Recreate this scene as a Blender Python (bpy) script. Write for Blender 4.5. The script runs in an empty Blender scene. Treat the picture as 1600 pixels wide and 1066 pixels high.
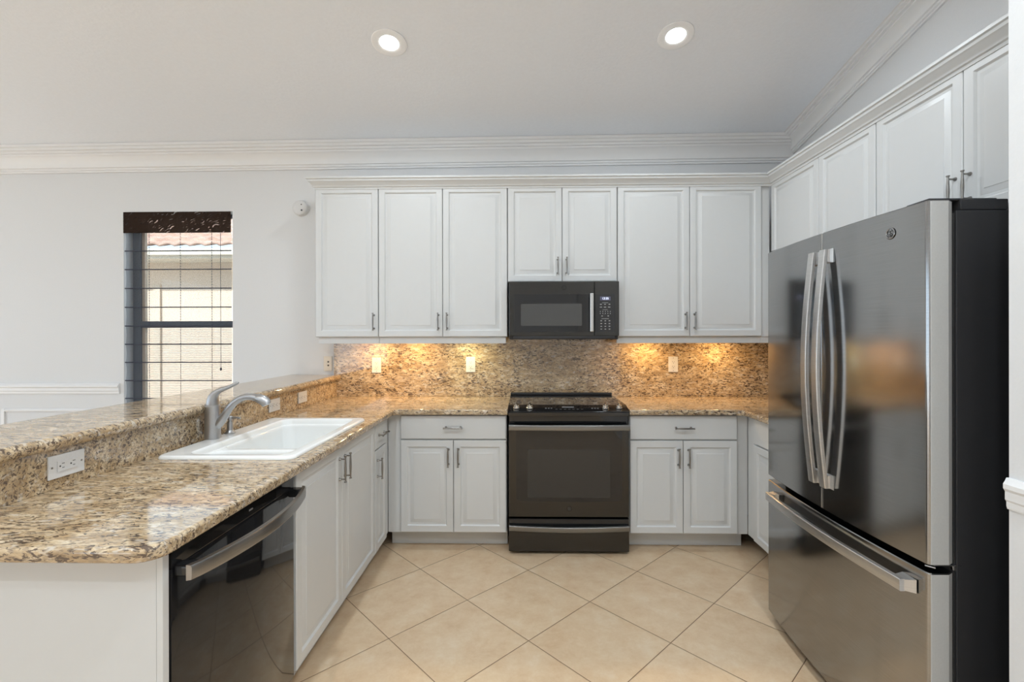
import bpy, bmesh, math, random
from math import sin, cos, pi, radians
from mathutils import Vector, Matrix

random.seed(4)
SC = bpy.context.scene
COL = SC.collection

# ------------------------------------------------------------------ camera
YAW, PIT, ROL = 0.0199, -0.0009, -0.0021
F_PX, XOFF, YOFF = 734.70, 2.65, -9.56
cam_data = bpy.data.cameras.new('camera')
cam = bpy.data.objects.new('camera', cam_data)
COL.objects.link(cam)
cam_data.sensor_fit = 'HORIZONTAL'
cam_data.sensor_width = 36.0
cam_data.lens = 36.0 * F_PX / 1600.0
cam_data.shift_x = -XOFF / 1600.0
cam_data.shift_y = YOFF / 1600.0
cam_data.clip_start = 0.02
r = Vector((cos(YAW), sin(YAW), 0)); fw = Vector((-sin(YAW), cos(YAW), 0)); up = Vector((0, 0, 1))
fw2 = fw * cos(PIT) + up * sin(PIT); up2 = up * cos(PIT) - fw * sin(PIT)
r3 = r * cos(ROL) + up2 * sin(ROL); up3 = up2 * cos(ROL) - r * sin(ROL)
cam.matrix_world = Matrix(((r3.x, up3.x, -fw2.x, 0.0973), (r3.y, up3.y, -fw2.y, -3.6412),
                           (r3.z, up3.z, -fw2.z, 1.3874), (0, 0, 0, 1)))
SC.camera = cam

# ------------------------------------------------------------------ world, sun, exposure
world = bpy.data.worlds.new('world'); SC.world = world; world.use_nodes = True
wn = world.node_tree.nodes; wl = world.node_tree.links
bg = wn['Background']
bg.inputs['Color'].default_value = (0.75, 0.92, 1.09, 1)
bg.inputs['Strength'].default_value = 3.0
sun_d = bpy.data.lights.new('sun', 'SUN'); sun_d.energy = 10.0; sun_d.angle = radians(1.0); sun_d.color = (1, .97, .95)
sun = bpy.data.objects.new('sun', sun_d); COL.objects.link(sun)
sun.rotation_euler = (radians(50), 0, radians(-25))
vs = SC.view_settings
vs.view_transform = 'Standard'; vs.look = 'None'; vs.gamma = 1.0; vs.use_curve_mapping = False
vs.exposure = -0.17
SC.cycles.max_bounces = 10; SC.cycles.diffuse_bounces = 6; SC.cycles.glossy_bounces = 5
SC.cycles.transparent_max_bounces = 12
SC.cycles.sample_clamp_indirect = 6.0
SC.cycles.use_denoising = True
SC.cycles.caustics_reflective = False; SC.cycles.caustics_refractive = False

def portal(name, loc, rot, sx, sy):
    d = bpy.data.lights.new(name, 'AREA'); d.shape = 'RECTANGLE'; d.size = sx; d.size_y = sy
    d.cycles.is_portal = True
    o = bpy.data.objects.new(name, d); COL.objects.link(o); o.location = loc; o.rotation_euler = rot
# unseen openings added to the great room behind the camera and to the left (see walls below)
FRONT_Y, LEFT_X = -8.5, -6.5
portal('portal_front', (-4.8, FRONT_Y - .02, 1.25), (radians(90), 0, 0), 2.8, 2.4)
portal('portal_left', (LEFT_X - .02, -6.1, 1.28), (radians(90), 0, radians(-90)), 3.0, 2.4)
portal('portal_left', (LEFT_X - .02, -2.4, 1.28), (radians(90), 0, radians(-90)), 2.8, 2.4)

# ------------------------------------------------------------------ materials
MATS = {}
def mat(name):
    m = bpy.data.materials.new(name); m.use_nodes = True
    MATS[name] = m
    nt = m.node_tree
    return m, nt.nodes, nt.links, nt.nodes['Principled BSDF']
def node(ns, t, **kw):
    n = ns.new(t)
    for k, v in kw.items():
        if hasattr(n, k) and not k.startswith('i_'):
            setattr(n, k, v)
    return n
def ramp(ns, stops, interp='LINEAR'):
    n = ns.new('ShaderNodeValToRGB'); cr = n.color_ramp; cr.interpolation = interp
    while len(cr.elements) < len(stops): cr.elements.new(0.5)
    for e, (p, c) in zip(cr.elements, stops):
        e.position = p; e.color = (*c, 1)
    return n
def plain(name, col, rough=.5, metal=0., bump=0., bscale=200., spec=.5, var=0.03, coat=0.):
    """flat colour with a faint procedural variation and fine bump"""
    m, ns, ls, b = mat(name)
    tc = ns.new('ShaderNodeTexCoord')
    nz = ns.new('ShaderNodeTexNoise'); nz.inputs['Scale'].default_value = bscale; nz.inputs['Detail'].default_value = 3
    ls.new(tc.outputs['Object'], nz.inputs['Vector'])
    c0 = tuple(min(1, c * (1 - var)) for c in col); c1 = tuple(min(1, c * (1 + var)) for c in col)
    rp = ramp(ns, [(0.3, c0), (0.7, c1)]); ls.new(nz.outputs['Fac'], rp.inputs[0])
    ls.new(rp.outputs[0], b.inputs['Base Color'])
    b.inputs['Roughness'].default_value = rough; b.inputs['Metallic'].default_value = metal
    b.inputs['Specular IOR Level'].default_value = spec
    b.inputs['Coat Weight'].default_value = coat
    if bump:
        bp = ns.new('ShaderNodeBump'); bp.inputs['Strength'].default_value = bump; bp.inputs['Distance'].default_value = .002
        ls.new(nz.outputs['Fac'], bp.inputs['Height']); ls.new(bp.outputs[0], b.inputs['Normal'])
    return m
plain('wall_paint', (.70, .71, .72), .6, bump=.15, bscale=120, var=.008)
plain('ceiling_paint', (.85, .89, .95), .75, bump=.45, bscale=55, var=.012)
plain('cabinet_paint', (.635, .645, .645), .38, var=.006, bscale=20)
plain('trim_paint', (.78, .785, .79), .4, var=.006, bscale=20)
plain('cream_plastic', (.74, .70, .62), .4)
plain('white_plastic', (.68, .68, .68), .35)
plain('ring_white', (.93, .95, .98), .4)
plain('slot_black', (.03, .03, .03), .6)
plain('enamel', (.82, .83, .82), .08, coat=.3, var=.004, bscale=10)
plain('nickel', (.30, .29, .275), .30, 1., bscale=300)
plain('faucet_steel', (.46, .46, .465), .36, 1., bscale=300)
plain('black_gloss', (.012, .012, .013), .05, spec=.6)
plain('black_glass', (.010, .010, .011), .04, spec=.6)
plain('black_satin', (.022, .022, .024), .45, bump=.2, bscale=900)
plain('rubber', (.015, .015, .015), .8)
plain('window_metal', (.085, .10, .125), .45)
plain('bright_steel', (.62, .61, .59), .22, 1., bscale=300)
plain('stucco', (.72, .59, .46), .9, bump=.6, bscale=60, var=.06)
plain('fascia_white', (.74, .68, .56), .6)
plain('band_beige', (.68, .58, .46), .8)
plain('door_edge_grey', (.40, .40, .39), .35)
plain('batten_dark', (.035, .035, .055), .7)
plain('bounce_ground', (.66, .64, .60), .9, bump=.3, bscale=30, var=.08)  # unseen ground, kept pale so it reflects light indoors

def steel(name, col, rough, aniso=.6):
    m, ns, ls, b = mat(name)
    tc = ns.new('ShaderNodeTexCoord'); mp = ns.new('ShaderNodeMapping'); mp.inputs['Scale'].default_value = (6, 6, 900)
    nz = ns.new('ShaderNodeTexNoise'); nz.inputs['Scale'].default_value = 1.; nz.inputs['Detail'].default_value = 2
    ls.new(tc.outputs['Object'], mp.inputs['Vector']); ls.new(mp.outputs[0], nz.inputs['Vector'])
    rp = ramp(ns, [(0.3, tuple(c * .93 for c in col)), (0.7, tuple(c * 1.07 for c in col))])
    ls.new(nz.outputs['Fac'], rp.inputs[0]); ls.new(rp.outputs[0], b.inputs['Base Color'])
    b.inputs['Metallic'].default_value = 1; b.inputs['Roughness'].default_value = rough
    b.inputs['Anisotropic'].default_value = aniso
    tg = ns.new('ShaderNodeTangent'); tg.direction_type = 'RADIAL'; tg.axis = 'Z'; ls.new(tg.outputs[0], b.inputs['Tangent'])
    return m
steel('fridge_steel', (.345, .348, .352), .13, .0)
steel('light_handle', (.64, .635, .63), .34, .2)
steel('slate_steel', (.070, .068, .065), .20, .3)
steel('washer_handle', (.36, .355, .35), .28, .2)
steel('slate_handle', (.24, .237, .23), .30, .2)
steel('handle_steel', (.50, .495, .485), .32, .2)

def emis(name, col, s):
    m, ns, ls, b = mat(name)
    b.inputs['Base Color'].default_value = (*col, 1); b.inputs['Emission Color'].default_value = (*col, 1)
    b.inputs['Emission Strength'].default_value = s
    return m
emis('lamp_lens', (1, .99, .96), 14.0)
emis('puck_lens', (1, .72, .38), 6.0)
emis('display_text', (.75, .8, 1), 1.6)
plain('display_back', (.10, .10, .16), .2)
plain('print_grey', (.30, .30, .30), .5)

def granite(name):
    m, ns, ls, b = mat(name)
    tc = ns.new('ShaderNodeTexCoord')
    # stretched coordinates: flecks lie in slanted streaks
    mp = ns.new('ShaderNodeMapping'); mp.inputs['Rotation'].default_value = (radians(0), radians(24), radians(-34)); mp.inputs['Scale'].default_value = (.46, 1.2, 1.2)
    ls.new(tc.outputs['Object'], mp.inputs['Vector'])
    def noise(s, det, rgh, dist=0., vec=None):
        n = ns.new('ShaderNodeTexNoise'); n.inputs['Scale'].default_value = s; n.inputs['Detail'].default_value = det
        n.inputs['Roughness'].default_value = rgh; n.inputs['Distortion'].default_value = dist
        ls.new(vec or mp.outputs[0], n.inputs['Vector']); return n
    base = noise(26, 5, .62, .3)
    rb = ramp(ns, [(.30, (.27, .18, .10)), (.45, (.47, .335, .19)), (.56, (.60, .465, .30)), (.72, (.73, .63, .47))])
    ls.new(base.outputs['Fac'], rb.inputs[0])
    n2 = noise(95, 3, .6, .4)
    rg = ramp(ns, [(.40, (0, 0, 0)), (.52, (1, 1, 1))]); ls.new(n2.outputs['Fac'], rg.inputs[0])
    mixb = ns.new('ShaderNodeMix'); mixb.data_type = 'RGBA'
    mixb.inputs[0].default_value = 1
    ls.new(rg.outputs[0], mixb.inputs[0]); mixb.inputs[6].default_value = (.36, .27, .175, 1); ls.new(rb.outputs[0], mixb.inputs[7])
    # dark mineral flecks, denser along veins
    fl = noise(92, 4, .60, .9)
    vein = noise(9, 3, .55, .6)
    mm = ns.new('ShaderNodeMath'); mm.operation = 'MULTIPLY_ADD'; ls.new(vein.outputs['Fac'], mm.inputs[0]); mm.inputs[1].default_value = .26; ls.new(fl.outputs['Fac'], mm.inputs[2])
    rf = ramp(ns, [(.545, (1, 1, 1)), (.60, (0, 0, 0))]); ls.new(mm.outputs[0], rf.inputs[0])
    mixd = ns.new('ShaderNodeMix'); mixd.data_type = 'RGBA'
    ls.new(rf.outputs[0], mixd.inputs[0]); ls.new(mixb.outputs[2], mixd.inputs[6]); mixd.inputs[7].default_value = (.10, .068, .048, 1)
    # pale quartz patches
    q = noise(48, 2, .5, .5)
    rq = ramp(ns, [(.60, (0, 0, 0)), (.68, (1, 1, 1))]); ls.new(q.outputs['Fac'], rq.inputs[0])
    mq = ns.new('ShaderNodeMath'); mq.operation = 'MULTIPLY'; mq.inputs[1].default_value = .55; ls.new(rq.outputs[0], mq.inputs[0])
    mixq = ns.new('ShaderNodeMix'); mixq.data_type = 'RGBA'
    ls.new(mq.outputs[0], mixq.inputs[0]); ls.new(mixd.outputs[2], mixq.inputs[6]); mixq.inputs[7].default_value = (.68, .62, .53, 1)
    ls.new(mixq.outputs[2], b.inputs['Base Color'])
    b.inputs['Roughness'].default_value = .05; b.inputs['IOR'].default_value = 1.5; b.inputs['Specular IOR Level'].default_value = 1.0
    return m
granite('granite')

def tile_floor():
    m, ns, ls, b = mat('floor_tile')
    tc = ns.new('ShaderNodeTexCoord')
    mp = ns.new('ShaderNodeMapping'); mp.vector_type = 'TEXTURE'
    mp.inputs['Location'].default_value = (0.4408, -1.1962, 0)
    mp.inputs['Rotation'].default_value = (0, 0, radians(45) - .0072)
    side = .6378 / math.sqrt(2)
    mp.inputs['Scale'].default_value = (side, side, 1)
    ls.new(tc.outputs['Object'], mp.inputs['Vector'])
    sx = ns.new('ShaderNodeSeparateXYZ'); ls.new(mp.outputs[0], sx.inputs[0])
    def M(op, a, bb=None):
        n = ns.new('ShaderNodeMath'); n.operation = op
        for k, v in enumerate((a, bb)):
            if v is None: continue
            if isinstance(v, (int, float)): n.inputs[k].default_value = v
            else: ls.new(v, n.inputs[k])
        return n.outputs[0]
    def edge(o):
        f = M('FRACT', o); return M('MINIMUM', f, M('SUBTRACT', 1, f))
    e = M('MINIMUM', edge(sx.outputs[0]), edge(sx.outputs[1]))      # distance to grout centre, in tiles
    cb = ns.new('ShaderNodeCombineXYZ'); ls.new(M('FLOOR', sx.outputs[0]), cb.inputs[0]); ls.new(M('FLOOR', sx.outputs[1]), cb.inputs[1])
    wn_ = ns.new('ShaderNodeTexWhiteNoise'); ls.new(cb.outputs[0], wn_.inputs['Vector'])
    off = ns.new('ShaderNodeVectorMath'); off.operation = 'MULTIPLY_ADD'; ls.new(wn_.outputs['Color'], off.inputs[0]); off.inputs[1].default_value = (9, 9, 9); ls.new(tc.outputs['Object'], off.inputs[2])
    nz = ns.new('ShaderNodeTexNoise'); nz.inputs['Scale'].default_value = 9; nz.inputs['Detail'].default_value = 10; nz.inputs['Roughness'].default_value = .74; nz.inputs['Distortion'].default_value = .15
    ls.new(off.outputs[0], nz.inputs['Vector'])
    rc = ramp(ns, [(.30, (.56, .385, .235)), (.45, (.62, .455, .295)), (.56, (.655, .50, .335)), (.72, (.70, .575, .43))])
    ls.new(nz.outputs['Fac'], rc.inputs[0])
    hs = ns.new('ShaderNodeHueSaturation'); ls.new(rc.outputs[0], hs.inputs['Color'])
    ls.new(M('ADD', M('MULTIPLY', wn_.outputs['Value'], .07), .965), hs.inputs['Value'])
    g = M('LESS_THAN', e, .0038)
    mx = ns.new('ShaderNodeMix'); mx.data_type = 'RGBA'; ls.new(g, mx.inputs[0]); ls.new(hs.outputs[0], mx.inputs[6]); mx.inputs[7].default_value = (.16, .095, .05, 1)
    ls.new(mx.outputs[2], b.inputs['Base Color'])
    b.inputs['Roughness'].default_value = .33
    mr = ns.new('ShaderNodeMapRange'); ls.new(e, mr.inputs[0]); mr.inputs[1].default_value = .003; mr.inputs[2].default_value = .011
    bp = ns.new('ShaderNodeBump'); bp.inputs['Strength'].default_value = .6; bp.inputs['Distance'].default_value = .0015
    ls.new(mr.outputs[0], bp.inputs['Height']); ls.new(bp.outputs[0], b.inputs['Normal'])
tile_floor()

def glass_thin():
    m, ns, ls, b = mat('window_glass')
    out = ns['Material Output']; tr = ns.new('ShaderNodeBsdfTransparent'); tr.inputs[0].default_value = (.93, .95, .95, 1)
    gl = ns.new('ShaderNodeBsdfGlossy'); gl.inputs['Roughness'].default_value = .02
    mx = ns.new('ShaderNodeMixShader'); mx.inputs[0].default_value = .05
    ls.new(tr.outputs[0], mx.inputs[1]); ls.new(gl.outputs[0], mx.inputs[2]); ls.new(mx.outputs[0], out.inputs[0])
glass_thin()
def shade_fabric(name, dens, col, streak=False):
    m, ns, ls, b = mat(name)
    out = ns['Material Output']; tr = ns.new('ShaderNodeBsdfTransparent')
    b.inputs['Base Color'].default_value = (*col, 1); b.inputs['Roughness'].default_value = .9; b.inputs['Specular IOR Level'].default_value = .1
    mx = ns.new('ShaderNodeMixShader')
    tc = ns.new('ShaderNodeTexCoord')
    if not streak:
        # woven reed: fine horizontal threads, a bit uneven
        wv = ns.new('ShaderNodeTexWave'); wv.bands_direction = 'Z'; wv.inputs['Scale'].default_value = 34; wv.inputs['Distortion'].default_value = 1.6; wv.inputs['Detail'].default_value = 1; wv.inputs['Detail Scale'].default_value = .6
        ls.new(tc.outputs['Object'], wv.inputs['Vector'])
        rp = ramp(ns, [(.0, (dens - .05,) * 3), (1., (dens + .10,) * 3)]); ls.new(wv.outputs['Fac'], rp.inputs[0])
    else:
        # two crossing weaves: light shows through in curling slits
        mp = ns.new('ShaderNodeMapping'); mp.inputs['Scale'].default_value = (1, 1, 1.3); mp.inputs['Rotation'].default_value = (0, radians(35), 0)
        ls.new(tc.outputs['Object'], mp.inputs[0])
        wv = ns.new('ShaderNodeTexWave'); wv.wave_type = 'RINGS'; wv.rings_direction = 'SPHERICAL'
        wv.inputs['Scale'].default_value = 17; wv.inputs['Distortion'].default_value = 11; wv.inputs['Detail'].default_value = 1.0; wv.inputs['Detail Scale'].default_value = .9
        ls.new(mp.outputs[0], wv.inputs['Vector'])
        rp = ramp(ns, [(.78, (dens,) * 3), (.93, (dens - .75,) * 3)]); ls.new(wv.outputs['Fac'], rp.inputs[0])
    ls.new(rp.outputs[0], mx.inputs[0]); ls.new(tr.outputs[0], mx.inputs[1]); ls.new(b.outputs[0], mx.inputs[2]); ls.new(mx.outputs[0], out.inputs[0])
shade_fabric('shade_weave', .42, (.10, .11, .13))
shade_fabric('insect_screen', .12, (.06, .06, .06))
for n_ in MATS['insect_screen'].node_tree.nodes:
    if n_.type == 'TEX_WAVE': n_.inputs['Scale'].default_value = 22; n_.inputs['Distortion'].default_value = 2.2; n_.inputs['Detail Scale'].default_value = 1.4
    if n_.type == 'VALTORGB': n_.color_ramp.elements[0].color = (.05, .05, .05, 1); n_.color_ramp.elements[1].color = (.42, .42, .42, 1)
shade_fabric('valance_weave', .985, (.035, .022, .016), True)
def roof_tile():
    m, ns, ls, b = mat('roof_tile')
    tc = ns.new('ShaderNodeTexCoord'); nz = ns.new('ShaderNodeTexNoise'); nz.inputs['Scale'].default_value = 6; nz.inputs['Detail'].default_value = 5
    ls.new(tc.outputs['Object'], nz.inputs[0]); rp = ramp(ns, [(.3, (.45, .28, .21)), (.7, (.66, .48, .38))]); ls.new(nz.outputs[0], rp.inputs[0]); ls.new(rp.outputs[0], b.inputs['Base Color'])
    b.inputs['Roughness'].default_value = .85
roof_tile()

# ------------------------------------------------------------------ mesh helpers
class B:
    """collects shapes into ONE mesh"""
    def __init__(s): s.bm = bmesh.new()
    def box(s, x0, x1, y0, y1, z0, z1, bev=0., seg=2):
        t = bmesh.new()
        bmesh.ops.create_cube(t, size=1)
        for v in t.verts:
            v.co = Vector(((x0 + x1) / 2 + v.co.x * (x1 - x0), (y0 + y1) / 2 + v.co.y * (y1 - y0), (z0 + z1) / 2 + v.co.z * (z1 - z0)))
        if bev:
            bmesh.ops.bevel(t, geom=list(t.edges), offset=bev, segments=seg, affect='EDGES', profile=.5)
        s.add(t); return s
    def add(s, t, M=None):
        if M is not None: t.transform(M)
        me = bpy.data.meshes.new('tmp'); t.to_mesh(me); t.free(); s.bm.from_mesh(me); bpy.data.meshes.remove(me)
    def loops(s, loops, cap0=True, cap1=True, closed=True):
        """skin a list of equally long vertex loops"""
        vs = [[s.bm.verts.new(Vector(p)) for p in L] for L in loops]
        n = len(vs[0])
        for a, b in zip(vs, vs[1:]):
            for i in range(n if closed else n - 1):
                j = (i + 1) % n
                s.bm.faces.new((a[i], a[j], b[j], b[i]))
        if cap0: s.bm.faces.new(list(reversed(vs[0])))
        if cap1: s.bm.faces.new(vs[-1])
        return vs
    def tube(s, pts, rad, seg=12, flat=(1, 1), cap=True):
        pts = [Vector(p) for p in pts]
        if not isinstance(rad, (list, tuple)): rad = [rad] * len(pts)
        rings = []; prev = None
        for i, p in enumerate(pts):
            d = (pts[min(i + 1, len(pts) - 1)] - pts[max(i - 1, 0)]).normalized()
            if prev is None:
                ref = Vector((0, 0, 1)) if abs(d.z) < .9 else Vector((1, 0, 0))
                u = d.cross(ref).normalized()
            else:
                u = (prev - d * prev.dot(d)).normalized()
            prev = u; w = d.cross(u).normalized()
            rings.append([p + u * cos(2 * pi * k / seg) * rad[i] * flat[0] + w * sin(2 * pi * k / seg) * rad[i] * flat[1] for k in range(seg)])
        s.loops(rings, cap, cap); return s
    def lathe(s, org, axis, prof, seg=24):
        """prof = [(distance along axis, radius)]"""
        org = Vector(org); a = Vector(axis).normalized()
        ref = Vector((0, 0, 1)) if abs(a.z) < .9 else Vector((1, 0, 0))
        u = a.cross(ref).normalized(); w = a.cross(u).normalized()
        s.loops([[org + a * t + (u * cos(2 * pi * k / seg) + w * sin(2 * pi * k / seg)) * max(r_, 1e-5) for k in range(seg)] for t, r_ in prof])
        return s
    def obj(s, name, m, parent=None, smooth=35, loc=None, wn_=True):
        bmesh.ops.recalc_face_normals(s.bm, faces=s.bm.faces)
        me = bpy.data.meshes.new(name)
        if loc is not None: bmesh.ops.translate(s.bm, verts=s.bm.verts, vec=-Vector(loc))
        s.bm.to_mesh(me); s.bm.free()
        me.materials.append(MATS[m])
        if smooth:
            for p in me.polygons: p.use_smooth = True
            me.set_sharp_from_angle(angle=radians(smooth))
        o = bpy.data.objects.new(name, me); COL.objects.link(o)
        if loc is not None: o.location = loc
        if parent: o.parent = parent
        if smooth and wn_:
            wm = o.modifiers.new('weighted', 'WEIGHTED_NORMAL'); wm.keep_sharp = True; wm.weight = 100
        return o
def thing(name, label, cat, loc=(0, 0, 0), rz=0., group=None):
    o = bpy.data.objects.new(name, None); COL.objects.link(o)
    o.empty_display_size = .1; o.location = loc; o.rotation_euler = (0, 0, rz)
    o['label'] = label; o['category'] = cat
    if group: o['group'] = group
    return o
def tag(o, label, cat, group=None):
    o['label'] = label; o['category'] = cat
    if group: o['group'] = group
    return o
def struct(name, b, m, smooth=0, parent=None):
    o = b.obj(name, m, parent, smooth)
    if parent is None: o['kind'] = 'structure'
    return o
def copy_tree(o, parent=None):
    c = o.copy(); COL.objects.link(c)
    if parent: c.parent = parent
    for ch in list(o.children): copy_tree(ch, c)
    return c
def offset_poly(poly, flags, d):
    """inset polygon (CCW) by d on the flagged edges only; edge i runs poly[i] -> poly[i+1]"""
    n = len(poly); out = []
    for i in range(n):
        p = Vector(poly[i]); a = Vector(poly[i]) - Vector(poly[i - 1]); b = Vector(poly[(i + 1) % n]) - p
        a.normalize(); b.normalize()
        na = Vector((-a.y, a.x)); nb = Vector((-b.y, b.x))
        da = d * flags[i - 1]; db = d * flags[i]
        cr = a.x * b.y - a.y * b.x
        if abs(cr) < 1e-6: out.append(p + na * da); continue
        p1 = p + na * da; p2 = p + nb * db
        t = ((p2 - p1).x * b.y - (p2 - p1).y * b.x) / cr
        out.append(p1 + a * t)
    return out
def rrect(x0, x1, y0, y1, r_, n=6):
    out = []
    for cx, cy, a0 in ((x1 - r_, y0 + r_, -90), (x1 - r_, y1 - r_, 0), (x0 + r_, y1 - r_, 90), (x0 + r_, y0 + r_, 180)):
        for k in range(n + 1):
            a = radians(a0 + 90 * k / n); out.append((cx + r_ * cos(a), cy + r_ * sin(a)))
    return out
def fill_holes(bm, outer, holes):
    """triangulated cap between existing vertex loops"""
    es = []
    for L in [outer] + holes:
        for i in range(len(L)):
            a, b = L[i], L[(i + 1) % len(L)]
            e = bm.edges.get((a, b)) or bm.edges.new((a, b)); es.append(e)
    bmesh.ops.triangle_fill(bm, use_beauty=True, use_dissolve=False, edges=es)
def slab_edge(poly, flags, z0, z1, rad, holes=(), nseg=6):
    """stone slab with a bullnose on the flagged edges"""
    b = B(); prof = []
    for k in range(nseg + 1):
        a = radians(-90 + 90 * k / nseg); prof.append((rad * (1 - cos(a)), z0 + rad + rad * sin(a)))
    for k in range(nseg + 1):
        a = radians(90 * k / nseg); prof.append((rad * (1 - cos(a)), z1 - rad + rad * sin(a)))
    loops = []
    for d, z in prof: loops.append([(p.x, p.y, z) for p in offset_poly(poly, flags, d)])
    vs_ = b.loops(loops, cap0=not holes, cap1=not holes)
    if holes:
        tops, bots = [], []
        for h in holes:
            hv = b.loops([[(x, y, z0) for x, y in h], [(x, y, z1) for x, y in h]], False, False)
            bots.append(hv[0]); tops.append(hv[1])
        fill_holes(b.bm, vs_[-1], tops); fill_holes(b.bm, vs_[0], bots)
    return b
def sweep(prof, path, closed=False):
    """sweep a profile [(out, up)] along an XY path [(x, y, z)], mitred; 'out' is to the left of travel"""
    b = B(); n = len(path); loops = []
    for i in range(n):
        p = Vector(path[i])
        d0 = (p - Vector(path[i - 1])) if i else None
        d1 = (Vector(path[i + 1]) - p) if i < n - 1 else None
        if d0 is None: d0 = d1
        if d1 is None: d1 = d0
        a = Vector((d0.x, d0.y)).normalized(); c = Vector((d1.x, d1.y)).normalized()
        na = Vector((-a.y, a.x)); nc = Vector((-c.y, c.x))
        m = (na + nc); m = m / (m.dot(na))
        loops.append([(p.x + m.x * o_, p.y + m.y * o_, p.z + u_) for o_, u_ in prof])
    b.loops(loops)
    return b
def text_part(name, body, size, m, parent, loc, rot, align='CENTER', ext=.0004):
    cu = bpy.data.curves.new(name, 'FONT'); cu.body = body; cu.size = size; cu.extrude = ext
    cu.align_x = align; cu.align_y = 'CENTER'
    o = bpy.data.objects.new(name, cu); COL.objects.link(o); cu.materials.append(MATS[m])
    dg = bpy.context.evaluated_depsgraph_get(); me = bpy.data.meshes.new_from_object(o.evaluated_get(dg))
    bpy.data.objects.remove(o)
    me.materials.clear(); me.materials.append(MATS[m])
    o = bpy.data.objects.new(name, me); COL.objects.link(o)
    o.parent = parent; o.location = loc; o.rotation_euler = rot
    return o

# ------------------------------------------------------------------ structure
def ceil_z(x, y): return 2.850 + .0055 * x - .190 * y
WX0, WX1, WZ0, WZ1 = -3.046, -2.178, .80, 2.358          # kitchen-side window opening
RX = 2.155                                               # right wall of the kitchen
NOOKX, NOOKY = 1.402, -2.352                             # wall end beside the refrigerator
fl = B(); fl.box(LEFT_X - .15, 2.4, FRONT_Y - .15, .14, -.10, 0.0); struct('floor', fl, 'floor_tile')
# ceiling: sloping slab
cb_ = B()
def cz_slab(b, x0, x1, y0, y1, t=.15):
    c = [(x0, y0), (x1, y0), (x1, y1), (x0, y1)]
    b.loops([[(x, y, ceil_z(x, y)) for x, y in c], [(x, y, ceil_z(x, y) + t) for x, y in c]])
cz_slab(cb_, LEFT_X - .5, 2.6, FRONT_Y - 1.4, .45)  # unseen overhang past the front wall added to keep sun out
struct('ceiling', cb_, 'ceiling_paint')
def wall_grid(name, axis, pos, thick, u0, u1, holes, top, m='wall_paint'):
    """wall built as boxes around its openings; top(u) gives the sloping head"""
    b = B()
    us = sorted({u0, u1, *[h[0] for h in holes], *[h[1] for h in holes]})
    def seg(ua, ub, za, zb):
        def P_(u, off, z): return (u, pos + off, z) if axis == 'x' else (pos + off, u, z)
        if zb is None: zs = [top(ua), top(ub)]
        else: zs = [zb, zb]
        b.loops([[P_(ua, 0, za), P_(ub, 0, za), P_(ub, thick, za), P_(ua, thick, za)],
                 [P_(ua, 0, zs[0]), P_(ub, 0, zs[1]), P_(ub, thick, zs[1]), P_(ua, thick, zs[0])]])
    for ua, ub in zip(us, us[1:]):
        h = [h for h in holes if h[0] <= ua and h[1] >= ub]
        if not h: seg(ua, ub, 0, None)
        else:
            if h[0][2] > 0: seg(ua, ub, 0, h[0][2])
            seg(ua, ub, h[0][3], None)
    return struct(name, b, m)
wall_grid('wall_back', 'x', 0.0, .14, LEFT_X, 2.4, [(WX0, WX1, WZ0, WZ1)], lambda x: ceil_z(x, 0) - .0005)
wall_grid('wall_right', 'y', RX, .14, NOOKY, 0.0, [], lambda y: ceil_z(RX, y) - .0005)
b = B(); ys = (FRONT_Y, NOOKY)
b.loops([[(NOOKX, ys[0], 0), (2.4, ys[0], 0), (2.4, ys[1], 0), (NOOKX, ys[1], 0)],
         [(NOOKX, ys[0], ceil_z(NOOKX, ys[0]) - .001), (2.4, ys[0], ceil_z(2.4, ys[0]) - .001), (2.4, ys[1], ceil_z(2.4, ys[1]) - .001), (NOOKX, ys[1], ceil_z(NOOKX, ys[1]) - .001)]])
struct('wall_near_right', b, 'wall_paint')
wall_grid('wall_left', 'y', LEFT_X, -.14, FRONT_Y, 0.14, [(-7.6, -4.6, .08, 2.48), (-3.8, -1.0, .08, 2.48)], lambda y: ceil_z(LEFT_X, y) - .001)
wall_grid('wall_front', 'x', FRONT_Y, -.14, LEFT_X, 2.4, [(-6.2, -3.4, .05, 2.45)], lambda x: ceil_z(x, FRONT_Y) - .001)
# knee wall carrying the raised bar, with its end panel facing the room
b = B(); b.box(-1.50, -1.376, -2.60, -.001, 0, 1.036); struct('wall_peninsula', b, 'wall_paint')
# ground outside, unseen, made pale to bounce light up to the ceiling
b = B(); b.box(-30, 20, -30, 25, -.40, -.12); struct('ground', b, 'bounce_ground')

# unseen windows added behind and left to light the room: frames only
def frame_bars(b, axis, pos, u0, u1, z0, z1, n, w=.05):
    us = [u0 + (u1 - u0) * k / n for k in range(n + 1)]
    for k, u in enumerate(us):
        a, c = (u, u + w) if k == 0 else ((u - w, u) if k == n else (u - w / 2, u + w / 2))
        if axis == 'x': b.box(a, c, pos - .03, pos + .03, z0, z1)
        else: b.box(pos - .03, pos + .03, a, c, z0, z1)
    for z in ((z0, z0 + w), (z1 - w, z1)):
        if axis == 'x': b.box(u0, u1, pos - .028, pos + .028, *z)
        else: b.box(pos - .028, pos + .028, u0, u1, *z)
b = B(); frame_bars(b, 'x', FRONT_Y - .07, -6.2, -3.4, .05, 2.45, 2); struct('window_added_2', b, 'trim_paint')
b = B(); frame_bars(b, 'y', LEFT_X - .07, -7.6, -4.6, .08, 2.48, 2); struct('window_added_3', b, 'trim_paint')
b = B(); frame_bars(b, 'y', LEFT_X - .07, -3.8, -1.0, .08, 2.48, 2); struct('window_added_4', b, 'trim_paint')

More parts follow.
